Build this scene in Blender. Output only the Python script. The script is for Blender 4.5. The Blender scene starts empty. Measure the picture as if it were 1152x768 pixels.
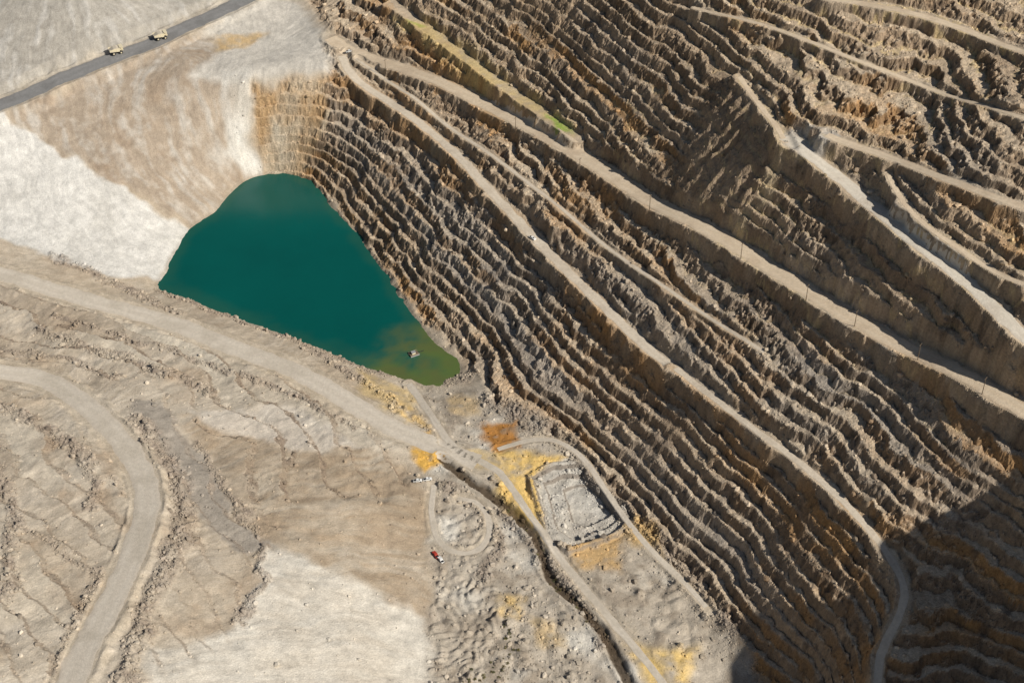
import bpy, math, numpy as np
rng=np.random.default_rng(7)
F=np.float32
# ------------------------------------------------------------------ camera
CAM=np.array([0.,-840.,760.]); TGT=np.array([0.,0.,60.]); HF=math.radians(36)
fw=(TGT-CAM)/np.linalg.norm(TGT-CAM); rt=np.array([1.,0,0]); up=np.cross(rt,fw)
PS=2*math.tan(HF/2)/1152
SUN_AZ=(0.84,-0.54); SUN_EL=38.5
# ------------------------------------------------------------------ survey control (map sheet coordinates + elevation)
def ray(px,py):
    d=fw+(px-576)*PS*rt+(384-py)*PS*up
    return d
def at_z(px,py,z):
    d=ray(px,py); t=(z-CAM[2])/d[2]; p=CAM+d*t
    return p[0],p[1]
ctrl=[]
def C(*pts):
    for p in pts: ctrl.append(p)
shore=[(318,196),(345,205),(372,232),(400,262),(420,292),(445,328),(468,358),(490,385),(515,405),(518,420),(500,433),(482,437),(465,425),(440,418),(405,410),(370,395),(320,375),(265,357),(210,338),(175,325),(185,305),(200,280),(218,255),(240,240),(262,215),(290,198)]
C(*[(a,b,0) for a,b in shore])
C((300,290,-22),(360,330,-20),(430,375,-12),(250,295,-18),(325,240,-16),(480,410,-4),(400,330,-18),(220,310,-12))
C((392,80,74),(450,120,73),(520,185,72),(560,225,72),(600,268,72),(660,325,73),(720,383,75),(780,430,78),(840,475,82),(900,520,84),(950,565,85),(1000,625,84),(1018,670,78),(990,735,62))
C((560,452,10),(600,480,10),(650,515,9),(700,575,8),(760,640,7),(810,695,6),(860,750,5),(900,800,5))
C((398,60,78),(460,80,84),(520,105,91),(580,135,98),(640,168,106),(700,205,114),(740,232,119),(830,280,130),(900,322,137),(960,360,142),(1060,412,150),(1152,465,158),(1230,505,163))
C((340,0,82),(400,0,97),(480,0,120),(560,0,144),(640,0,168),(720,0,194),(800,0,216),(900,0,236),(1000,0,248),(1152,0,262),(1250,0,268))
C((400,-70,108),(640,-70,200),(900,-70,262),(1200,-70,285),(1250,200,235),(1250,370,195))
C((890,160,192),(915,178,190),(1030,270,190),(1152,370,190),(1152,200,230),(1040,120,218),(800,140,168),(1152,90,250))
C((240,60,74),(300,66,73),(350,58,76),(300,15,80),(285,92,68),(330,88,69),(368,84,71),(205,80,73))
C((0,122,66),(60,94,71),(130,66,76),(200,33,81),(280,-4,86),(0,0,104),(100,0,106),(0,60,84),(190,0,92),(-80,150,60),(-80,0,100),(100,-70,120),(280,-70,100))
C((0,272,24),(60,290,17),(120,308,9),(-80,260,28))
C((-80,290,27),(0,305,24),(60,325,22),(130,345,19),(200,365,17),(260,388,16),(330,415,15),(390,450,14),(440,480,12),(500,505,10),(560,525,9))
C((-80,400,48),(0,380,36),(100,400,33),(0,430,46),(90,455,44),(170,430,34),(250,450,27),(350,480,21),(430,520,15),(200,500,38),(150,520,45),(60,560,58),(0,560,62),(-80,560,70),(170,590,50),(250,580,38),(330,560,28),(420,590,18),(480,600,9),(120,680,62),(40,680,70),(0,768,82),(-80,800,92),(80,768,73),(170,720,60),(280,620,38),(300,700,38),(380,650,26),(200,768,58),(300,768,42),(400,740,24),(480,700,9),(480,768,8),(200,850,66),(400,850,28))
C((480,455,5),(530,480,8),(560,560,8),(600,640,7),(560,700,8),(640,600,8),(700,680,6),(650,768,5),(760,740,5),(620,530,9),(540,620,9),(540,768,7),(700,620,7),(600,850,5),(760,850,5))
C((1152,560,128),(1152,650,100),(1152,768,62),(1080,768,54),(1080,650,86),(1080,560,114),(940,740,34),(900,700,34),(1000,850,40),(1250,850,60),(1250,650,110))
ctrl=np.array(ctrl,float)
cxy=np.array([at_z(*c) for c in ctrl]); cz=ctrl[:,2]
SC=300.
def phi(r2): return 0.5*r2*np.log(r2+1e-9)
def rb(x,y,w,pts):
    out=np.zeros(x.shape,np.float64)
    for (a,b),ww in zip(pts,w[:-3]):
        r2=((x-a)/SC)**2+((y-b)/SC)**2
        out+=ww*phi(r2)
    return out+w[-3]+w[-2]*x/SC+w[-1]*y/SC
n=len(cz)
d2=((cxy[:,None,:]-cxy[None])**2).sum(-1)/SC**2
A=np.zeros((n+3,n+3)); A[:n,:n]=phi(d2)+np.eye(n)*2e-4
A[:n,n]=1;A[:n,n+1:]=cxy/SC;A[n:,:n]=A[:n,n:].T
W=np.linalg.solve(A,np.r_[cz,0,0,0])
BX0,BX1,BY0,BY1=-500,480,-320,520
def macro(x,y):
    return np.clip(rb(np.clip(x,BX0,BX1),np.clip(y,BY0,BY1),W,cxy),-30,300)
def survey(pts):
    out=[]
    t=np.linspace(600,2400,900)
    for px,py in pts:
        d=ray(px,py); X=CAM[0]+d[0]*t; Y=CAM[1]+d[1]*t; Z=CAM[2]+d[2]*t
        m=macro(X,Y); k=np.argmax(Z<m)
        if k==0: k=len(t)-1
        a=(Z[k-1]-m[k-1]); b=(Z[k]-m[k]); f=a/(a-b+1e-9)
        out.append((X[k-1]+(X[k]-X[k-1])*f, Y[k-1]+(Y[k]-Y[k-1])*f))
    return np.array(out)
# ------------------------------------------------------------------ grid
def axis(lo,hi,st,far):
    c=np.arange(lo,hi+st/2,st); g=[];s=st;p=0
    while p<far: s*=1.22; p+=s; g.append(p)
    g=np.array(g); return np.r_[lo-g[::-1],c,c[-1]+g]
xs=axis(BX0,BX1,0.70,6000); ys=axis(BY0,BY1,0.74,6000)
X,Y=np.meshgrid(xs,ys); X=X.astype(F);Y=Y.astype(F)
NY,NX=X.shape
M=macro(X.ravel(),Y.ravel()).reshape(NY,NX).astype(F)
T=[rng.random((256,256)).astype(F)*2-1 for _ in range(12)]
def vn(x,y,s=0):
    t=T[s%12]; xi=np.floor(x);yi=np.floor(y);fx=x-xi;fy=y-yi
    xi=xi.astype(np.int32)&255; yi=yi.astype(np.int32)&255
    x1=(xi+1)&255;y1=(yi+1)&255
    fx=fx*fx*(3-2*fx);fy=fy*fy*(3-2*fy)
    a=t[yi,xi];b=t[yi,x1];c=t[y1,xi];d=t[y1,x1]
    return (a+(b-a)*fx)*(1-fy)+(c+(d-c)*fx)*fy
def fbm(x,y,sc,o=4,s=0,g=.5):
    x=x/sc+13.7*s;y=y/sc+7.3*s;a=1;r=0;tot=0
    for i in range(o):
        r=r+a*vn(x,y,s+i);tot+=a;a*=g
        x,y=(x*1.6-y*1.2+3.1),(x*1.2+y*1.6+1.7)
    return r/tot*1.6
def sst(a,b,x):
    t=np.clip((x-a)/(b-a),0,1);return t*t*(3-2*t)
gy,gx=np.gradient(M,ys,xs); gm=np.sqrt(gx*gx+gy*gy)+1e-5
ux=(gx/gm).astype(F);uy=(gy/gm).astype(F)
qx=(X+fbm(X,Y,25,3,2)*5).astype(F); qy=(Y+fbm(X,Y,25,3,7)*5).astype(F)
def lic(cell,L,k,s):
    r=0
    for i in range(-k,k+1):
        o=i*L/k
        r=r+vn((qx+ux*o)/cell,(qy+uy*o)/cell,s)
    r=r/(2*k+1); return r/ (np.std(r)+1e-6)
licF=lic(1.6,9,5,2); licM=lic(4.5,16,4,4); licC=lic(12,40,5,6)
wx=(X+fbm(X,Y,14,3,1)*4).astype(F); wy=(Y+fbm(X,Y,14,3,5)*4).astype(F)
def poly_mask(pts,soft=4,warp=True,world=False):
    P=pts if world else survey(pts)
    ax,ay=(wx,wy) if warp is True else ((X*(1-warp)+wx*warp,Y*(1-warp)+wy*warp) if warp else (X,Y))
    i0=np.searchsorted(ys,P[:,1].min()-25);i1=np.searchsorted(ys,P[:,1].max()+25)
    j0=np.searchsorted(xs,P[:,0].min()-25);j1=np.searchsorted(xs,P[:,0].max()+25)
    x=ax[i0:i1,j0:j1];y=ay[i0:i1,j0:j1]
    ins=np.zeros(x.shape,bool);dm=np.full(x.shape,1e9,F)
    for k in range(len(P)):
        a=P[k];b=P[(k+1)%len(P)]
        cnd=((a[1]>y)!=(b[1]>y))
        den=b[1]-a[1] if abs(b[1]-a[1])>1e-6 else 1e-6
        ins^=cnd&(x<(b[0]-a[0])*(y-a[1])/den+a[0])
        e=b-a;L=(e**2).sum()+1e-9
        t=np.clip(((x-a[0])*e[0]+(y-a[1])*e[1])/L,0,1)
        dd=(x-a[0]-t*e[0])**2+(y-a[1]-t*e[1])**2
        dm=np.minimum(dm,dd)
    sd=np.sqrt(dm)*np.where(ins,1,-1)
    R=np.zeros((NY,NX),F); R[i0:i1,j0:j1]=sst(-soft,soft,sd); return R
def smooth_line(P,step=5):
    P=np.asarray(P);Q=np.vstack([2*P[0]-P[1],P,2*P[-1]-P[-2]]);o=[]
    for i in range(1,len(Q)-2):
        p0,p1,p2,p3=Q[i-1:i+3];m=max(2,int(np.linalg.norm(p2-p1)/step))
        for t in np.arange(m)/m:
            o.append(.5*((2*p1)+(-p0+p2)*t+(2*p0-5*p1+4*p2-p3)*t*t+(-p0+3*p1-3*p2+p3)*t**3))
    o.append(Q[-2]);return np.array(o)
def line_field(P,R,warp=False,vals=None):
    D=np.full((NY,NX),1e6,F);V=np.zeros((NY,NX),F)
    ax,ay=(wx,wy) if warp else (X,Y)
    for k in range(len(P)-1):
        a=P[k];b=P[k+1]
        i0=np.searchsorted(ys,min(a[1],b[1])-R-8);i1=np.searchsorted(ys,max(a[1],b[1])+R+8)
        j0=np.searchsorted(xs,min(a[0],b[0])-R-8);j1=np.searchsorted(xs,max(a[0],b[0])+R+8)
        if i1<=i0 or j1<=j0: continue
        x=ax[i0:i1,j0:j1];y=ay[i0:i1,j0:j1];e=b-a;L=(e**2).sum()+1e-9
        t=np.clip(((x-a[0])*e[0]+(y-a[1])*e[1])/L,0,1)
        dd=np.sqrt((x-a[0]-t*e[0])**2+(y-a[1]-t*e[1])**2)
        m=dd<D[i0:i1,j0:j1]
        D[i0:i1,j0:j1][m]=dd[m]
        if vals is not None: V[i0:i1,j0:j1][m]=(vals[k]+(vals[k+1]-vals[k])*t)[m]
    return D,V
# ------------------------------------------------------------------ zones
wall=poly_mask([(322,196),(300,193),(283,150),(280,96),(330,92),(368,86),(372,40),(335,-20),(330,-75),(1330,-75),(1330,900),(900,850),(822,702),(700,575),(640,508),(560,450),(520,402),(460,342),(398,258),(350,205)],5)
cliff=poly_mask([(300,196),(275,150),(278,92),(330,88),(368,84),(370,130),(350,180),(335,198)],4)
eroded=poly_mask([(765,185),(790,130),(835,98),(858,125),(880,165),(858,215),(825,255),(790,235),(760,210)],9)
grayz=poly_mask([(640,300),(760,260),(1000,400),(1152,500),(1152,560),(1020,600),(900,520),(760,420)],25)
grayz2=poly_mask([(360,90),(430,110),(560,230),(640,330),(560,330),(440,260),(370,200)],20)
# ------------------------------------------------------------------ heights
lowa=fbm(X,Y,70,3,3)
h=7.2
amod=np.clip(.55+.9*fbm(X,Y,50,2,4),.1,1.5)
warp=lowa*3.2+fbm(X,Y,26,3,8)*1.9+licC*.8+licM*.35*amod+fbm(X,Y,10,3,1)*1.0+fbm(X,Y,3.6,2,10)*.75+2.8*vn(M/13,M*0+.5,6)+1.6*vn(M/9+X/130,Y/130,8)
t=(M+warp)/h; k=np.floor(t);f=t-k
KX=X+k*37.3;KY=Y+k*21.7
kn=fbm(KX,KY,6.5,4,6,.6); kn2=fbm(KX,KY,17,2,3)
cone=1-np.abs(fbm(KX+5,KY+9,8,3,9))*2.0
a_=np.clip(.58+.14*fbm(X,Y,55,2,2)+.09*T[3][k.astype(np.int32)&255,7]+.20*kn+.18*kn2-.26*np.clip(cone,0,1)*np.clip(amod,.3,1.2),.05,.87)
u=np.clip((f-a_)/(1-a_),0,1)
prof=np.where(f<a_,.04*f/a_,.04+.96*np.minimum(1,u*1.05))
zt=h*(k+prof)-warp*.5
strength=np.clip(.98+.52*fbm(X,Y,30,3,9)-.75*eroded,.0,1)
Z=M+(zt-M)*wall*strength
rid=1-np.abs(fbm(KX,KY,5.0,4,5,.6))*1.6
Z+=wall*strength*np.sin(np.pi*u)**.7*2.6*(rid-.45)*np.clip(amod,.5,1.3)*(u>0)
Z+=wall*(licC*.3+licM*.2+(1-strength)*licM*.6)
Z+=eroded*(licM*.8+licC*.8+licF*.25)
left=poly_mask([(-120,330),(0,318),(130,358),(260,398),(390,460),(470,510),(440,560),(260,560),(150,430),(60,450),(-120,430)],8)
left=np.maximum(left,.8*poly_mask([(-120,430),(60,450),(140,520),(150,600),(100,700),(40,830),(-120,830)],8))
left=np.maximum(left,.6*poly_mask([(170,430),(300,450),(320,600),(260,720),(160,768),(190,600)],8))
h2=4.4
w2=fbm(X,Y,70,3,6)*2.8+fbm(X,Y,16,3,2)*.7+fbm(X,Y,5,3,2)*.3
t2=(M+w2)/h2;k2=np.floor(t2);f2=t2-k2
p2=np.where(f2<.84,.03*f2/.84,.03+.97*(f2-.84)/.16)
lstr=np.clip(1.0+.8*fbm(X+k2*31,Y+k2*17,45,2,8),.0,1)
Z+=left*lstr*(h2*(k2+p2)-w2-M)
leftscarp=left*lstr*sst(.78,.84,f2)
other=1-wall
Z+=other*(fbm(X,Y,45,4,4)*1.0+licF*.06+licM*.10)
lowleft=poly_mask([(-120,300),(0,300),(200,360),(400,455),(470,520),(490,800),(-120,900)],10)
Z+=lowleft*(fbm(X,Y,40,3,7)*1.2)
valley=poly_mask([(450,430),(530,440),(640,500),(720,600),(830,720),(900,860),(480,860),(485,560)],6)
rough_v=fbm(X,Y,9,4,3)
Z+=valley*(rough_v*.55)
# ---- roads
roads={}
def road(name,pts,w,fall=4.5,berm=.8,sm=14):
    P=smooth_line(survey(pts),5); zz=macro(P[:,0],P[:,1])
    ker=np.ones(sm)/sm; zp=np.r_[np.full(sm,zz[0]),zz,np.full(sm,zz[-1])]
    zz=np.convolve(zp,ker,'same')[sm:-sm]
    roads[name]=(P,zz,w,fall,berm)
road('haul_road_a',[(372,42),(398,60),(460,80),(520,105),(580,135),(640,168),(700,205),(740,232),(830,280),(900,322),(960,360),(1060,412),(1152,465),(1260,520)],7.4)
road('haul_road_b',[(385,62),(396,84),(450,120),(500,162),(545,208),(600,265),(660,325),(720,383),(760,415)],4.6)
road('haul_road_b2',[(760,415),(840,475),(900,520),(950,565),(1000,622),(1018,670),(990,740),(985,800)],2.8,4,.5)
road('haul_road_c',[(885,150),(915,178),(960,215),(1030,270),(1090,320),(1152,372),(1230,440)],6.0,6)
road('haul_road_d',[(930,152),(1000,178),(1080,205),(1152,232),(1250,262)],4.0)
road('haul_road_e',[(930,0),(1000,8),(1080,32),(1152,58),(1250,90)],3.6)
road('ramp_1',[(832,86),(848,110),(878,148),(886,168)],2.4,4,.3,8)
road('ramp_2',[(1000,196),(1012,222),(1040,252),(1080,280),(1152,318),(1250,358)],2.2,3,.4,8)
road('ramp_3',[(780,10),(860,28),(950,62),(1050,102),(1152,132),(1250,160)],2.2,3,.4,8)
road('ramp_4',[(400,66),(450,100),(540,165),(620,225),(700,290),(780,345),(860,395)],1.8,3,.4,8)
road('bench_track',[(440,5),(500,48),(560,92),(610,128),(650,156)],4.2,4,.4)
road('gravel_haul_road',[(-120,160),(0,118),(60,92),(120,68),(170,48),(215,28),(280,-4),(330,-40)],11,10,1.0)
road('haul_road_f',[(-120,285),(0,308),(60,326),(130,346),(200,366),(260,390),(330,416),(390,450),(440,480),(500,506),(545,522)],9.5,6,.9)
road('haul_road_g',[(-100,405),(0,418),(60,432),(110,468),(150,515),(166,560),(150,620),(122,680),(95,730),(75,780),(60,840)],9.5,6,1.0)
road('access_track',[(460,432),(482,462),(500,490),(520,510),(560,530),(600,585),(640,640),(690,700),(740,760),(780,820)],3.2,3,.3,8)
road('access_track2',[(560,505),(590,497),(622,494),(655,515),(690,565),(730,615),(770,655),(800,690)],2.4,2.5,.5,8)
road('access_track3',[(488,545),(486,580),(495,610),(520,622),(545,612),(550,585),(535,565),(515,560)],2.4,2.5,.6,8)
roadmask=np.zeros((NY,NX),F); roadnear=np.zeros((NY,NX),F); bermm=np.zeros((NY,NX),F)
for nme,(P,zz,w,fall,berm) in roads.items():
    D,V=line_field(P,w+fall+10,vals=zz)
    m=1-sst(w+.8,w+fall,D+fbm(X,Y,9,3,5)*2.4)
    m=np.maximum(m,1-sst(w+.4,w+1.4,D))
    Z=Z*(1-m)+(V)*m
    b=np.exp(-((D-(w+1.6))/1.1)**2)*(.55+.6*fbm(X,Y,11,3,8))
    b=np.maximum(b,0)*berm*(1-roadmask)
    Z+=b; bermm=np.maximum(bermm,b)
    roadmask=np.maximum(roadmask,1-sst(w-.2,w+1.,D)); roadnear=np.maximum(roadnear,1-sst(w,w+6,D+fbm(X,Y,12,3,2)*3))
nor=1-roadmask
rub=np.zeros((NY,NX),F)
def rubble(pts,w,amp):
    global Z,rub
    D,_=line_field(smooth_line(survey(pts),6),w+12,warp=True)
    m=np.clip(1-D/w,0,1)*nor
    Z+=amp*m*(.35+.9*np.abs(fbm(X,Y,6,4,2)))
    rub=np.maximum(rub,np.clip(m*1.6,0,1))
rubble([(60,290),(130,318),(200,352)],7,1.5)
rubble([(45,372),(110,395),(180,415),(235,438)],7,3)
rubble([(60,355),(140,378),(230,405),(320,440),(400,480)],4,1.6)
rubble([(0,392),(60,400),(130,425)],4,1.6)
rubble([(150,470),(185,515),(208,560),(205,600),(175,660),(150,740),(140,790)],9,3.8)
rubble([(0,455),(60,485),(105,530),(100,570)],6,2.6)
rubble([(225,500),(262,560),(290,595)],5,1.8)
rubble([(300,612),(292,665),(270,700)],4,2.4)
rubble([(350,395),(400,425),(450,462)],7,2.2)
rubble([(0,530),(14,590),(8,670)],6,2.6)
rubble([(110,640),(90,700),(60,768)],5,1.8)
rubble([(20,590),(60,610),(100,640)],4,1.6)
rubble([(555,540),(575,580),(605,620),(640,665),(680,730)],6,1.6)
rubble([(500,550),(540,575),(560,620),(540,650)],6,1.8)
rubble([(470,470),(520,525)],5,1.2)
rubble([(545,450),(600,480),(640,505),(700,575),(760,640),(820,705)],9,1.8)
rubble([(500,430),(530,420)],6,1.2)
rubble([(175,328),(230,348),(300,371),(390,408),(440,422)],4,1.2)
# ditch
Dd,_=line_field(smooth_line(survey([(495,514),(520,535),(560,562),(590,590),(606,612),(618,648),(650,680),(680,715),(712,775)]),4),12)
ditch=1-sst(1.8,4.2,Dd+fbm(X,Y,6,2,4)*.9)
Z-=ditch*2.4; Z+=np.exp(-((Dd-5.5)/1.6)**2)*.9
def piles(mask,cell,hh):
    global Z
    px0=X+fbm(X,Y,20,2,5)*4;py0=Y+fbm(X,Y,20,2,9)*4
    ci=np.floor(px0/cell);cj=np.floor(py0/cell);B=np.zeros((NY,NX),F)
    for di in(-1,0,1):
        for dj in(-1,0,1):
            a=(ci+di).astype(np.int32);b=(cj+dj).astype(np.int32)
            jx=T[0][a&255,b&255]*.36;jy=T[1][a&255,b&255]*.36;s=.7+.45*T[2][a&255,b&255]
            px=(a+.5+jx)*cell;py=(b+.5+jy)*cell
            d=np.sqrt((px0-px)**2+(py0-py)**2)
            B=np.maximum(B,s*np.clip(1-d/(cell*.62),0,1))
    Z+=B*hh*mask*(1+.3*rough_v); return B*mask
pm=poly_mask([(488,640),(540,640),(560,690),(545,768),(540,830),(485,830)],3)*nor
pB=piles(pm,5.5,2.8)
pm2=poly_mask([(590,650),(640,690),(670,768),(560,768),(565,700)],4)*nor*(1-ditch)
pB2=piles(pm2,9,2.4)
pm3=poly_mask([(500,545),(545,575),(555,615),(520,650),(492,560)],3)*nor
piles(pm3,8,2.4)
pm4=poly_mask([(700,640),(790,660),(830,720),(790,768),(740,720)],4)*nor
piles(pm4,11,2.6)
# excavated pad with stepped tiers
padline=[(608,540),(630,532),(652,530),(668,548),(698,566),(706,580),(680,598),(644,610),(622,598)]
cpad=survey(padline)
pc=cpad.mean(0)
PW=dict(warp=.35,world=True)
pad_o=poly_mask((cpad-pc)*1.16+pc,1.0,**PW)
pad=poly_mask((cpad-pc)*.92+pc+np.array((1.5,1.5)),1.0,**PW)
pad_i=poly_mask((cpad-pc)*.60+pc+np.array((5,4.)),1.2,**PW)
pad_ring=poly_mask((cpad-pc)*1.36+pc,2.5,**PW)
base=macro(np.array([pc[0]]),np.array([pc[1]]))[0]
Zp=base+3.6*pad_ring*(1+.4*fbm(X,Y,16,3,5))-2.8*pad_o-2.6*pad-2.0*pad_i+rough_v*.4+fbm(X,Y,3.5,3,7)*.2
mk=pad_ring*nor
Z=Z*(1-mk)+Zp*mk
# high pit rim on the south-east (throws the big shadow)
yr=np.array([-900,-600,-383,-300,-238,-138,-60]);xr=np.array([372,372,374,378,392,430,480])
xl=np.interp(Y,yr,xr)+fbm(X,Y,50,4,1)*16
H=sst(-38,14,X-xl)*sst(-86,-150,Y+fbm(X,Y,50,3,2)*10)
Z+=H*np.clip(240+fbm(X,Y,50,4,4)*16-M,0,400)
# surface roughness
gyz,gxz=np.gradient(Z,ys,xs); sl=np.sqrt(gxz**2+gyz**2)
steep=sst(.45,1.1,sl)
inner=((X>BX0-5)&(X<BX1+5)&(Y>BY0-5)&(Y<BY1+5)).astype(F)
r1=fbm(X,Y,4.0,4,5,.65); r2=np.abs(fbm(X,Y,6,4,9,.6))
Z+=inner*nor*(wall*(r1*(.30+.5*steep)-r2*1.5*steep+.2)+other*(1-pad_ring)*(r1*.13)+rub*r1*.6)
def PMk(p,s=4): return poly_mask(p,s)
scree=PMk([(-120,125),(0,130),(60,165),(120,205),(175,238),(216,258),(200,285),(178,318),(120,308),(60,292),(0,268),(-120,240)],3)
chute=PMk([(250,80),(285,76),(280,120),(275,150),(295,196),(278,200),(255,170),(250,120)],4)
pale_top=PMk([(240,0),(330,0),(372,50),(372,80),(300,90),(215,88),(250,60),(300,40),(230,40)],6)
hang=PMk([(0,125),(120,72),(230,40),(260,90),(262,160),(280,200),(255,218),(218,256),(120,203),(60,163)],6)
fan=PMk([(200,470),(330,468),(430,508),(486,560),(488,690),(400,660),(305,605),(265,540)],5)
whit2=PMk([(303,607),(400,655),(482,695),(498,780),(480,830),(160,830),(170,725),(265,715)],4)
grayst=PMk([(150,448),(180,452),(235,525),(262,580),(312,612),(268,622),(228,585),(205,540),(165,480)],2.5)
wh3=PMk([(215,465),(320,450),(410,500),(350,505),(250,485)],4)
def mixc(c,col,m):
    m=np.clip(m,0,1)[...,None]; return c*(1-m)+np.array(col,F)*m
n1=fbm(X,Y,90,4,1);n2=fbm(X,Y,25,4,6);n3=fbm(X,Y,6,3,3);n4=fbm(X,Y,140,3,10);n5=fbm(X,Y,2.4,3,8,.7)
col=np.zeros((NY,NX,3),F)+np.array((.44,.36,.262),F)
col=mixc(col,(.505,.435,.34),.5+.5*n1)
col=mixc(col,(.35,.27,.19),np.clip(.25*licM*.6+.35*n2,0,.6))
col=mixc(col,(.56,.505,.42),np.clip(licF*.10+n2*-.3,0,.5))
col=mixc(col,(.39,.28,.18),np.clip(n2*.9-.25,0,.45)*lowleft)
tb=vn(k2*5.3+X/90,k2*3.1+Y/90,7)
col=mixc(col,(.56,.50,.40),left*np.clip(tb,0,1)*.85); col=mixc(col,(.34,.27,.195),left*np.clip(-tb,0,1)*.85)
col=mixc(col,(.35,.28,.21),hang*.8)
col=mixc(col,(.48,.44,.38),hang*np.clip(.35*licM+.15+.3*n3,0,.8))
col=mixc(col,(.31,.225,.15),hang*np.clip(n2*.7+.15*licC,0,.6))
tl=PMk([(-120,150),(0,110),(130,60),(270,0),(300,-80),(-120,-80)],6)
col=mixc(col,(.35,.33,.29),tl*.8); col=mixc(col,(.47,.445,.40),tl*np.clip(licM*.45+n3*.2,0,.7))
# wall colours
ki=k.astype(np.int32)&255
band=T[5][ki,11]; band=band+vn(X/60+k*9.1,Y/60,4)*.9
strat=vn(M/17+X/260,Y/260,2)+.5*n2
wb=np.zeros_like(col)+np.array((.40,.295,.195),F)
wb=mixc(wb,(.46,.29,.15),np.clip(.5*n1+.5*n2+.35*band,0,.85))
wb=mixc(wb,(.27,.19,.125),np.clip(strat*1.0-.15,0,.6))
gm_=np.clip(.55*grayz+.42*grayz2+.40*n4+.35*n2-.4*strat,0,.75)
wb=mixc(wb,(.32,.295,.26),gm_)
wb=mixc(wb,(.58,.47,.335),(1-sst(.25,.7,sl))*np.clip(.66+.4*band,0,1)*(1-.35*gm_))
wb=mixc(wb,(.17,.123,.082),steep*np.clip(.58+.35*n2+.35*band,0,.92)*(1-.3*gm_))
wb=mixc(wb,(.50,.27,.095),np.clip(band*.8-.38+.5*n2,0,.6)*(1-.8*gm_))
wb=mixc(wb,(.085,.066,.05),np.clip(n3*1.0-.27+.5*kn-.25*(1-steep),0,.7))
wb=mixc(wb,(.56,.475,.35),np.clip(n5*.6-.2,0,.5)*(1-steep))
wb=mixc(wb,(.36,.27,.185),eroded*.5);wb=mixc(wb,(.21,.155,.10),eroded*np.clip(licF*.22+licM*.15,0,.6))
wb=mixc(wb,(.48,.31,.15),cliff*.65); wb=mixc(wb,(.50,.44,.34),cliff*np.clip(n2,0,1))
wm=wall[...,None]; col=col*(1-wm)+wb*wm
col=mixc(col,(.64,.62,.57),scree*.92); col=mixc(col,(.50,.475,.42),scree*np.clip(.16*licM+.08+.35*n2,0,.55))
col=mixc(col,(.67,.645,.58),chute*.9*np.clip(.8+n2*.4,0,1))
col=mixc(col,(.54,.51,.45),pale_top*.8)
col=mixc(col,(.37,.285,.195),fan*np.clip(.5+.28*licM+.14*licF+.25*n2,0,.92))
col=mixc(col,(.63,.585,.50),whit2*np.clip(.80+.12*licM+.3*n2,0,.95))
col=mixc(col,(.33,.29,.24),grayst*.9)
col=mixc(col,(.59,.535,.455),wh3*.7)
col=mixc(col,(.42,.37,.30),valley*.7); col=mixc(col,(.27,.22,.165),valley*np.clip(rough_v*1.1,0,.65))
col=mixc(col,(.62,.585,.51),valley*np.clip(fbm(X,Y,30,3,11)*1.2-.1,0,.8))
col=mixc(col,(.24,.195,.155),rub*np.clip(.6+.5*n3,0,1)*.85)
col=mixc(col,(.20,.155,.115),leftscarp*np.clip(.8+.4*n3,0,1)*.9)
col=mixc(col,(.49,.415,.31),roadnear*.5*(1-.4*wall))
def patch(p,c,m=.8,s=4):
    global col
    k_=poly_mask(p,s); col=mixc(col,c,k_*m*np.clip(.9+.6*n3+.4*n2,0,1))
patch([(462,491),(486,486),(498,521),(478,530),(462,514)],(.64,.38,.09),1.,3)
patch([(558,504),(634,512),(612,530),(606,562),(616,612),(583,580),(552,557)],(.66,.46,.17),1.,4)
patch([(536,478),(582,478),(590,504),(552,508)],(.38,.18,.05),1.,3)
patch([(638,610),(704,596),(698,640),(648,642)],(.52,.34,.15),.9,5)
patch([(708,728),(784,728),(778,772),(728,774)],(.62,.44,.17),.95,5)
patch([(440,20),(480,20),(560,75),(650,140),(648,158),(600,135),(500,70)],(.54,.41,.18),.7)
patch([(612,130),(632,132),(650,150),(640,155),(625,146)],(.27,.38,.07),.9,2)
patch([(462,20),(480,28),(470,36)],(.38,.40,.10),.8,2)
patch([(835,88),(850,92),(893,165),(868,218),(826,268),(812,262),(850,215),(876,165)],(.52,.41,.26),.8,3)
patch([(885,140),(940,138),(945,158),(910,176),(884,164)],(.46,.42,.36),.9,3)
patch([(405,415),(475,448),(455,472),(400,440)],(.58,.43,.20),.7)
patch([(240,38),(300,38),(280,56),(240,60)],(.52,.34,.13),.6)
patch([(552,668),(596,676),(586,694),(556,690)],(.60,.43,.19),.85)
patch([(690,565),(738,588),(744,622),(712,612)],(.50,.33,.13),.75)
patch([(440,448),(474,460),(486,484),(452,476)],(.57,.40,.17),.75)
patch([(500,440),(530,448),(540,470),(512,468)],(.52,.38,.20),.65)
patch([(508,500),(560,515),(575,535),(520,520)],(.60,.44,.20),.8)
patch([(596,690),(625,700),(640,730),(606,725)],(.55,.40,.2),.6)
eb=np.clip(1-np.abs(f-a_*.9)/.12,0,1)*wall*sst(90,140,M)
col=mixc(col,(.64,.49,.25),eb*np.clip(n1+.5,0,1)*.75)
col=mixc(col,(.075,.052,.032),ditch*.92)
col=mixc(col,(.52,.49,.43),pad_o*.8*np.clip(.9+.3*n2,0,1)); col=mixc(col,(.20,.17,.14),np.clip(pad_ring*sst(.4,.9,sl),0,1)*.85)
col*= (1+.12*n3+.04*licF+.10*n5)[...,None]
shm=np.clip(1-np.abs(Z-.6)/1.3,0,1)*poly_mask(shore,14)
col=mixc(col,(.20,.17,.12),shm*.7)
col=np.clip(col,.02,.8)
Z=Z.astype(F)
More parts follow.
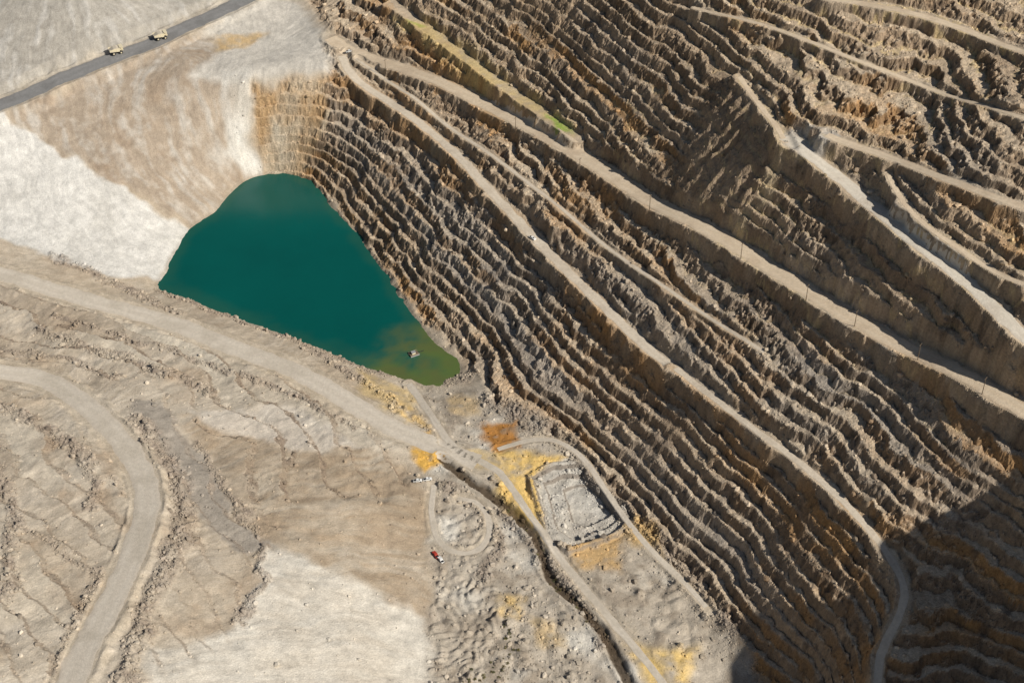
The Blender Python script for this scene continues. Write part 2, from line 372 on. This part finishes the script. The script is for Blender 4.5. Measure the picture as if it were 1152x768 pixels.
# ------------------------------------------------------------------ helpers
def zat(x,y):
    j=np.clip(np.searchsorted(xs,x)-1,0,NX-2);i=np.clip(np.searchsorted(ys,y)-1,0,NY-2)
    fx=(x-xs[j])/(xs[j+1]-xs[j]);fy=(y-ys[i])/(ys[i+1]-ys[i])
    return (Z[i,j]*(1-fx)+Z[i,j+1]*fx)*(1-fy)+(Z[i+1,j]*(1-fx)+Z[i+1,j+1]*fx)*fy
def fast_mesh(name,co,quads,colors=None,smooth=True,midx=None):
    me=bpy.data.meshes.new(name);k=quads.shape[1]
    me.vertices.add(len(co));me.vertices.foreach_set('co',co.astype(F).ravel())
    me.loops.add(quads.size);me.loops.foreach_set('vertex_index',quads.astype(np.int32).ravel())
    me.polygons.add(len(quads));me.polygons.foreach_set('loop_start',(np.arange(len(quads))*k).astype(np.int32))
    me.polygons.foreach_set('use_smooth',smooth if isinstance(smooth,np.ndarray) else np.full(len(quads),smooth))
    if midx is not None: me.polygons.foreach_set('material_index',midx.astype(np.int32))
    me.update(calc_edges=True)
    if colors is not None:
        at=me.color_attributes.new('albedo','FLOAT_COLOR','POINT')
        c=np.ones((len(co),4),F);c[:,:3]=colors;at.data.foreach_set('color',c.ravel())
    ob=bpy.data.objects.new(name,me);bpy.context.scene.collection.objects.link(ob);return ob
def grid_quads(ny,nx):
    i=np.arange(ny*nx).reshape(ny,nx)
    return np.stack([i[:-1,:-1],i[:-1,1:],i[1:,1:],i[1:,:-1]],-1).reshape(-1,4)
def mat(name,color=None,rough=.95,attr=None,var=.25,scale=.5,bump=.0,bscale=1.,spec=.1):
    m=bpy.data.materials.new(name);m.use_nodes=True;N=m.node_tree;L=N.links
    b=N.nodes['Principled BSDF'];b.inputs['Roughness'].default_value=rough;b.inputs['Specular IOR Level'].default_value=spec
    g=N.nodes.new('ShaderNodeNewGeometry')
    nz=N.nodes.new('ShaderNodeTexNoise');nz.inputs['Scale'].default_value=scale;nz.inputs['Detail'].default_value=6;nz.inputs['Roughness'].default_value=.7
    L.new(g.outputs['Position'],nz.inputs['Vector'])
    mr=N.nodes.new('ShaderNodeMapRange');mr.inputs['From Min'].default_value=.25;mr.inputs['From Max'].default_value=.75
    mr.inputs['To Min'].default_value=1-var;mr.inputs['To Max'].default_value=1+var
    L.new(nz.outputs['Fac'],mr.inputs['Value'])
    vm=N.nodes.new('ShaderNodeVectorMath');vm.operation='SCALE'
    if attr:
        a=N.nodes.new('ShaderNodeAttribute');a.attribute_name=attr;L.new(a.outputs['Color'],vm.inputs[0])
    else: vm.inputs[0].default_value=color[:3]
    L.new(mr.outputs['Result'],vm.inputs['Scale']);L.new(vm.outputs['Vector'],b.inputs['Base Color'])
    if bump>0:
        n2=N.nodes.new('ShaderNodeTexNoise');n2.inputs['Scale'].default_value=bscale;n2.inputs['Detail'].default_value=5;n2.inputs['Roughness'].default_value=.65
        L.new(g.outputs['Position'],n2.inputs['Vector'])
        bp=N.nodes.new('ShaderNodeBump');bp.inputs['Strength'].default_value=1;bp.inputs['Distance'].default_value=bump
        L.new(n2.outputs['Fac'],bp.inputs['Height']);L.new(bp.outputs['Normal'],b.inputs['Normal'])
    return m
wq=(wall*nor)[:-1,:-1].ravel()>.5
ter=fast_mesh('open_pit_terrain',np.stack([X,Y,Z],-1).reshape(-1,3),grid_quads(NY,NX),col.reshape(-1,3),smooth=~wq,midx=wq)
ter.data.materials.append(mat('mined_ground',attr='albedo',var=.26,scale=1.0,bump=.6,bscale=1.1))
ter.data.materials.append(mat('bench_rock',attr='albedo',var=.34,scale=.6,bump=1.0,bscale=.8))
# ------------------------------------------------------------------ road surfaces
def road_sheet(name,key,m,cols):
    P,zz,w,_,_=roads[key];P=smooth_line(P[::2],2.0)
    keep=(P[:,0]>BX0+8)&(P[:,0]<BX1-8)&(P[:,1]>BY0+8)&(P[:,1]<BY1-8);P=P[keep]
    tg=np.gradient(P,axis=0);tg/=np.linalg.norm(tg,axis=1)[:,None];nr=np.stack([-tg[:,1],tg[:,0]],1)
    K=13;s=np.linspace(-1,1,K)
    ww=w*.90;ea=min(1,w/6)
    el=(vn(P[:,0]/7,P[:,1]/7,3)*1.0+vn(P[:,0]/2.5,P[:,1]/2.5,4)*.5)*ea;er=(vn(P[:,0]/7+50,P[:,1]/7,3)*1.0+vn(P[:,0]/2.5,P[:,1]/2.5+9,4)*.5)*ea
    off=s[None,:]*ww+np.where(s[None,:]<0,el[:,None]*np.abs(s),er[:,None]*np.abs(s))
    xx=P[:,0,None]+nr[:,0,None]*off;yy=P[:,1,None]+nr[:,1,None]*off
    z=zat(xx.ravel(),yy.ravel()).reshape(xx.shape)+.10
    z[:,0]-=.25;z[:,-1]-=.25
    c=np.zeros(xx.shape+(3,),F)+np.array(cols[0],F)
    tr=np.exp(-((np.abs(s)-.42)/.13)**2)[None,:]*(.6+.4*vn(P[:,0]/9,P[:,1]/9,5))[:,None]
    c=mixc(c,cols[1],tr*.7)
    nn=fbm(xx.astype(F),yy.astype(F),12,3,4);c=mixc(c,cols[2],np.clip(nn,0,.7))
    edge=sst(.6,1.,np.abs(s))[None,:]*np.ones(len(P))[:,None]
    c=mixc(c,(cols[0][0]*.95,cols[0][1]*.92,cols[0][2]*.9),edge*.6)
    q=grid_quads(len(P),K)
    ob=fast_mesh(name,np.stack([xx,yy,z],-1).reshape(-1,3),q,c.reshape(-1,3));ob.data.materials.append(m);return ob
rm=mat('dusty_road',attr='albedo',var=.16,scale=.4,bump=.3,bscale=.8)
tan=[(.60,.485,.345),(.66,.555,.415),(.51,.40,.28)]
pal=[(.52,.46,.375),(.61,.55,.46),(.45,.395,.315)]
gry=[(.235,.23,.22),(.31,.30,.285),(.18,.175,.165)]
gr2=[(.57,.49,.38),(.64,.56,.45),(.48,.405,.31)]
lt=[(.58,.52,.425),(.65,.595,.495),(.50,.43,.34)]
for nm,key,cc in [('haul_road','haul_road_a',tan),('haul_road','haul_road_b',gr2),('haul_road','haul_road_b2',gr2),('haul_road','haul_road_c',lt),('haul_road','haul_road_d',tan),('haul_road','haul_road_e',tan),
    ('access_ramp','ramp_1',tan),('access_ramp','ramp_2',tan),('access_ramp','ramp_3',tan),('access_ramp','ramp_4',gr2),
    ('gravel_haul_road','gravel_haul_road',gry),('haul_road','haul_road_f',pal),('haul_road','haul_road_g',pal),('access_track','access_track',pal),('access_track','access_track2',pal),('access_track','access_track3',pal)]:
    road_sheet(nm,key,rm,cc)
# ------------------------------------------------------------------ lake
SH=survey(shore);
lx=np.arange(SH[:,0].min()-25,SH[:,0].max()+25,3.);ly=np.arange(SH[:,1].min()-25,SH[:,1].max()+25,3.)
LX,LY=np.meshgrid(lx,ly);LX=LX.astype(F);LY=LY.astype(F)
dep=-zat(LX.ravel(),LY.ravel()).reshape(LX.shape)
lc=np.zeros(LX.shape+(3,),F)+np.array((.0008,.074,.061),F)
lc=mixc(lc,(.001,.098,.079),np.clip(.4+fbm(LX,LY,80,3,3)*.6,0,1)*.5)
se=survey([(480,418)])[0];sem=1-sst(24,60,np.sqrt((LX-se[0])**2+(LY-se[1])**2)+fbm(LX,LY,20,3,2)*10)
lc=mixc(lc,(.09,.13,.035),(1-sst(1,7,dep+fbm(LX,LY,14,3,2)*2))*np.clip(sem+.12,0,1))
lc=mixc(lc,(.095,.115,.038),sem*np.clip(.55+.8*fbm(LX,LY,9,3,6),0,1)*.85)
lake=fast_mesh('lake',np.stack([LX,LY,LX*0],-1).reshape(-1,3),grid_quads(*LX.shape),lc.reshape(-1,3))
lm=mat('lake_water',attr='albedo',rough=.14,var=.06,scale=.03,bump=.06,bscale=.5,spec=.3);lake.data.materials.append(lm)
# ------------------------------------------------------------------ boulders
phi_=(1+5**.5)/2
IV=np.array([(-1,phi_,0),(1,phi_,0),(-1,-phi_,0),(1,-phi_,0),(0,-1,phi_),(0,1,phi_),(0,-1,-phi_),(0,1,-phi_),(phi_,0,-1),(phi_,0,1),(-phi_,0,-1),(-phi_,0,1)])/1.9
IF=np.array([(0,11,5),(0,5,1),(0,1,7),(0,7,10),(0,10,11),(1,5,9),(5,11,4),(11,10,2),(10,7,6),(7,1,8),(3,9,4),(3,4,2),(3,2,6),(3,6,8),(3,8,9),(4,9,5),(2,4,11),(6,2,10),(8,6,7),(9,8,1)])
wgt=(rub*1.0+valley*.10+wall*np.clip(.20*(f<a_)*(f<.25)+.03,0,1)+leftscarp*.55+lowleft*.016+chute*.05+pm2*.2+(pad_ring-pad_i)*.25)*(1-roadmask)*(Z>.3)
wgt=np.clip(wgt,0,9)
wgt[(X<BX0)|(X>BX1)|(Y<BY0)|(Y>BY1)]=0
pw=wgt.ravel().astype(np.float64);cs=np.cumsum(pw);NB=42000
idx=np.searchsorted(cs,rng.random(NB)*cs[-1]);bx=X.ravel()[idx]+rng.uniform(-.4,.4,NB);by=Y.ravel()[idx]+rng.uniform(-.4,.4,NB)
bs=.35+rng.pareto(2.8,NB)*.40;bs=np.clip(bs,.3,2.0)
bz=zat(bx,by)
V=IV[None]*(1+rng.uniform(-.28,.28,(NB,12,1)))*bs[:,None,None]*rng.uniform(.65,1.25,(NB,1,3))
th=rng.uniform(0,6.28,NB);c_,s_=np.cos(th)[:,None],np.sin(th)[:,None]
vx=V[...,0]*c_-V[...,1]*s_;vy=V[...,0]*s_+V[...,1]*c_;vz=V[...,2]*.8
co=np.stack([vx+bx[:,None],vy+by[:,None],vz+(bz+bs*.15)[:,None]],-1).reshape(-1,3)
fc=(IF[None]+(np.arange(NB)*12)[:,None,None]).reshape(-1,3)
bc=np.repeat(col.reshape(-1,3)[idx]*rng.uniform(.75,1.25,(NB,1)),12,0)
bo=fast_mesh('boulders',co,fc,bc,False);bo.data.materials.append(mat('boulder_rock',attr='albedo',var=.2,scale=1.5))
# ------------------------------------------------------------------ shrubs
def shrubs(pts,cnt,spread):
    P=smooth_line(survey(pts),3);vs=[];fs=[];cc=[]
    for _ in range(cnt):
        p=P[rng.integers(len(P))]+rng.normal(0,spread,2);s=rng.uniform(.6,1.5);z=float(zat(p[0],p[1]))
        g=np.array((.12,.12,.06))*rng.uniform(.6,1.3)+np.array((.05,.025,0))*rng.random()
        for _ in range(60):
            d=rng.normal(0,1,3);d/=np.linalg.norm(d);d[2]=abs(d[2]);c=np.array([p[0],p[1],z])+d*s*rng.uniform(.3,1.)*(1,1,.8)
            a=rng.normal(0,1,3);b=np.cross(a,rng.normal(0,1,3));a/=np.linalg.norm(a);b/=np.linalg.norm(b)+1e-6;q=s*.2
            k0=len(vs);vs+= [c-a*q,c+b*q,c+a*q,c-b*q];fs.append((k0,k0+1,k0+2,k0+3));cc+=[g*rng.uniform(.7,1.3)]*4
    return np.array(vs),np.array(fs),np.array(cc)
v,f_,c=shrubs([(568,700),(572,730),(560,768)],30,3.);v2,f2_,c2=shrubs([(560,750),(520,768)],12,4);v3,f3_,c3=shrubs([(560,562),(606,612),(618,648),(680,715)],25,2.5)
vs=np.vstack([v,v2,v3]);fs=np.vstack([f_,f2_+len(v),f3_+len(v)+len(v2)])
sh=fast_mesh('shrubs',vs,fs,np.vstack([c,c2,c3]),False);sh.data.materials.append(mat('shrub_leaves',attr='albedo',rough=.8,var=.2))
# ------------------------------------------------------------------ built objects
def simple(name,col,r=.5,s=.4): return mat(name,col,r,var=.12,scale=2.,spec=s)
M_y=simple('dusty_cream_paint',(.66,.58,.40));M_w=simple('white_paint',(.75,.74,.70));M_k=simple('tyre_rubber',(.03,.03,.03),.9,.1)
M_g=simple('window_glass',(.03,.04,.05),.1,.6);M_r=simple('red_paint',(.40,.05,.03));M_s=simple('steel',(.30,.30,.30));M_wd=simple('weathered_wood',(.16,.12,.08),.9,.1);M_d=simple('dusty_body',(.52,.46,.36),.7,.2)
import bmesh
from mathutils import Matrix,Vector
def part(name,parent,m,verts=None,faces=None,box=None,cyl=None,bev=0.):
    bm=bmesh.new()
    if box:
        (x0,y0,z0),(x1,y1,z1)=box
        bmesh.ops.create_cube(bm,size=1)
        for q in bm.verts: q.co=((x0+x1)/2+q.co.x*(x1-x0),(y0+y1)/2+q.co.y*(y1-y0),(z0+z1)/2+q.co.z*(z1-z0))
    elif cyl:
        c,r,r2,L,ax=cyl
        bmesh.ops.create_cone(bm,cap_ends=True,segments=20,radius1=r,radius2=r2,depth=L)
        if ax=='y': bmesh.ops.rotate(bm,verts=bm.verts,cent=(0,0,0),matrix=Matrix.Rotation(math.pi/2,3,'X'))
        if ax=='x': bmesh.ops.rotate(bm,verts=bm.verts,cent=(0,0,0),matrix=Matrix.Rotation(math.pi/2,3,'Y'))
        bmesh.ops.translate(bm,verts=bm.verts,vec=c)
    else:
        vv=[bm.verts.new(q) for q in verts]
        for q in faces: bm.faces.new([vv[i] for i in q])
        bmesh.ops.recalc_face_normals(bm,faces=bm.faces)
    if bev: bmesh.ops.bevel(bm,geom=bm.edges[:],offset=bev,segments=2,affect='EDGES')
    me=bpy.data.meshes.new(name);bm.to_mesh(me);bm.free();me.materials.append(m)
    o=bpy.data.objects.new(name,me);bpy.context.scene.collection.objects.link(o);o.parent=parent;return o
def empty(name,xy,rot,s=1.,z=None,tilt=0):
    e=bpy.data.objects.new(name,None);bpy.context.scene.collection.objects.link(e)
    e.location=(xy[0],xy[1],float(zat(xy[0],xy[1]))+.1 if z is None else z);e.rotation_euler=(0,tilt,rot);e.scale=(s,s,s);return e
def prism(name,parent,m,prof,y0,y1):
    n=len(prof);v=[(a,y0,b) for a,b in prof]+[(a,y1,b) for a,b in prof]
    f=[tuple(range(n)),tuple(range(2*n-1,n-1,-1))]+[(i,(i+1)%n,n+(i+1)%n,n+i) for i in range(n)]
    return part(name,parent,m,v,f)
def dump_truck(px,py,rot,s=1.):
    e=empty('dump_truck',survey([(px,py)])[0],rot,s)
    part('chassis',e,M_k,box=((-5.2,-1.3,1.4),(5.2,1.3,2.2)),bev=.1)
    for i,(x,ys_) in enumerate([(3.4,(-2.9,2.9)),(-3.0,(-2.9,2.9,-1.7,1.7))]):
        for j,y in enumerate(ys_): part(f'wheel_{i}{j}',e,M_k,cyl=((x,y,1.5),1.5,1.5,1.0,'y'),bev=.12);part(f'hub_{i}{j}',e,M_y,cyl=((x,y*1.02,1.5),.7,.7,1.02,'y'))
    part('engine_hood',e,M_y,box=((3.2,-1.6,2.2),(5.8,1.6,4.0)),bev=.15);part('deck',e,M_y,box=((2.2,-3.2,4.0),(5.6,3.2,4.3)),bev=.05)
    part('cab',e,M_w,box=((2.4,.6,4.3),(4.6,2.8,6.1)),bev=.12);part('windscreen',e,M_g,box=((4.58,.8,5.0),(4.66,2.6,5.9)));part('side_window',e,M_g,box=((2.8,2.78,5.0),(4.3,2.86,5.9)))
    prism('dump_body_floor',e,M_d,[(-6.2,3.9),(-5.8,3.2),(2.0,2.5),(2.6,3.2),(2.6,3.5),(-6.1,4.3)],-3.0,3.0)
    for y in(-3.2,3.0): prism('dump_body_side',e,M_y,[(-6.2,4.0),(2.2,2.6),(2.6,6.0),(-6.0,5.4)],y,y+.2)
    prism('body_front_wall',e,M_y,[(2.2,3.0),(2.6,3.0),(3.0,6.1),(2.7,6.1)],-3.2,3.2);part('canopy',e,M_y,box=((2.6,-3.2,6.2),(5.6,3.2,6.4)),bev=.05)
    for i,x in enumerate((-4.5,-2.5,-.5)):
        for y in(-3.3,3.2): part('rib',e,M_y,box=((x,y,3.6),(x+.25,y+.12,5.5)))
    prism('ore_load',e,M_d,[(-5.6,4.4),(2.4,3.6),(2.3,5.6),(.2,6.6),(-2.5,6.2)],-2.8,2.8)
def pickup(px,py,rot,body,s=1.,name='pickup_truck'):
    e=empty(name,survey([(px,py)])[0],rot,s)
    prism('body',e,body,[(-2.7,.5),(2.6,.5),(2.7,.9),(2.5,1.15),(1.3,1.25),(-2.7,1.2)],-.95,.95)
    prism('cab',e,body,[(1.2,1.2),(.6,1.85),(-.8,1.85),(-1.0,1.2)],-.85,.85)
    prism('windscreen',e,M_g,[(1.24,1.24),(.66,1.82),(.60,1.82),(1.18,1.24)],-.75,.75)
    for y in(-.87,.85): prism('side_window',e,M_g,[(.95,1.3),(.5,1.75),(-.7,1.75),(-.85,1.3)],y,y+.02)
    part('bed_cavity',e,M_k,box=((-2.55,-.8,1.15),(-1.1,.8,1.22)))
    for x in(-1.7,1.7):
        for y in(-.9,.9): part('wheel',e,M_k,cyl=((x,y,.4),.4,.4,.28,'y'))
dump_truck(131,58,math.radians(25),1.0);dump_truck(181,43,math.radians(25),1.0)
pickup(470,541,.1,M_w,1.1);pickup(481,540,.2,M_w,1.1);pickup(490,624,2.1,M_r,1.2);pickup(599,270,-.8,M_w,1.1);pickup(393,59,.2,M_w,1.1)
pickup(496,630,2.1,M_w,1.1)
def pole(px,py,hgt=13):
    xy=survey([(px,py)])[0];e=empty('utility_pole',xy,math.radians(50));e.location.z-=.3
    part('post',e,M_wd,cyl=((0,0,hgt/2),.26,.16,hgt,'z'));part('crossarm',e,M_wd,box=((-1.6,-.1,hgt-1.2),(1.6,.1,hgt-.95)))
    for i in(-1.4,0,1.4): part('insulator',e,M_s,cyl=((i,0,hgt-.8),.1,.07,.35,'z'))
for p in [(512,124),(580,152),(652,196),(730,246),(832,302),(960,374),(1103,450),(434,84),(905,349),(1030,415)]: pole(*p)
bxy=survey([(466,404)])[0];e=empty('floating_pump_barge',bxy,.5,.9,z=0.)
for y in(-2,2): part('pontoon',e,M_s,cyl=((0,y,.3),.7,.7,8,'x'),bev=.1)
part('deck',e,M_wd,box=((-3.8,-2.6,.95),(3.8,2.6,1.15)));part('pump_house',e,M_y,box=((-2,-1.3,1.15),(1,1.3,3.0)),bev=.08);part('roof',e,M_s,box=((-2.3,-1.6,3.02),(1.3,1.6,3.15)))
part('discharge_pipe',e,M_k,cyl=((5,-.2,1.0),.25,.25,8,'x'))
for y in(-2.5,2.5): part('handrail',e,M_y,box=((-3.7,y,2.0),(3.7,y+.08,2.1)))
# ------------------------------------------------------------------ light, world, camera
sd=np.array([SUN_AZ[0],SUN_AZ[1],0]);sd/=np.linalg.norm(sd);el=math.radians(SUN_EL)
sv=np.array([sd[0]*math.cos(el),sd[1]*math.cos(el),math.sin(el)])
L=bpy.data.lights.new('sun','SUN');L.energy=5.0;L.angle=math.radians(.5);L.color=(1,.95,.875)
lo=bpy.data.objects.new('sun',L);bpy.context.scene.collection.objects.link(lo);lo.rotation_euler=Vector(sv).to_track_quat('Z','Y').to_euler()
w=bpy.data.worlds.new('World');bpy.context.scene.world=w;w.use_nodes=True
sk=w.node_tree.nodes.new('ShaderNodeTexSky');sk.sky_type='NISHITA';sk.sun_disc=False;sk.sun_elevation=el;sk.sun_rotation=math.atan2(sd[0],sd[1])
bg=w.node_tree.nodes['Background'];bg.inputs['Strength'].default_value=.05;w.node_tree.links.new(sk.outputs[0],bg.inputs[0])
cd=bpy.data.cameras.new('camera');cd.angle=HF;cd.sensor_width=36;cd.clip_end=20000;cd.clip_start=1
cam=bpy.data.objects.new('camera',cd);bpy.context.scene.collection.objects.link(cam);cam.location=CAM
cam.rotation_euler=Vector(-fw).to_track_quat('Z','Y').to_euler();bpy.context.scene.camera=cam
sc=bpy.context.scene;sc.view_settings.view_transform='Standard';sc.view_settings.look='None';sc.view_settings.exposure=0
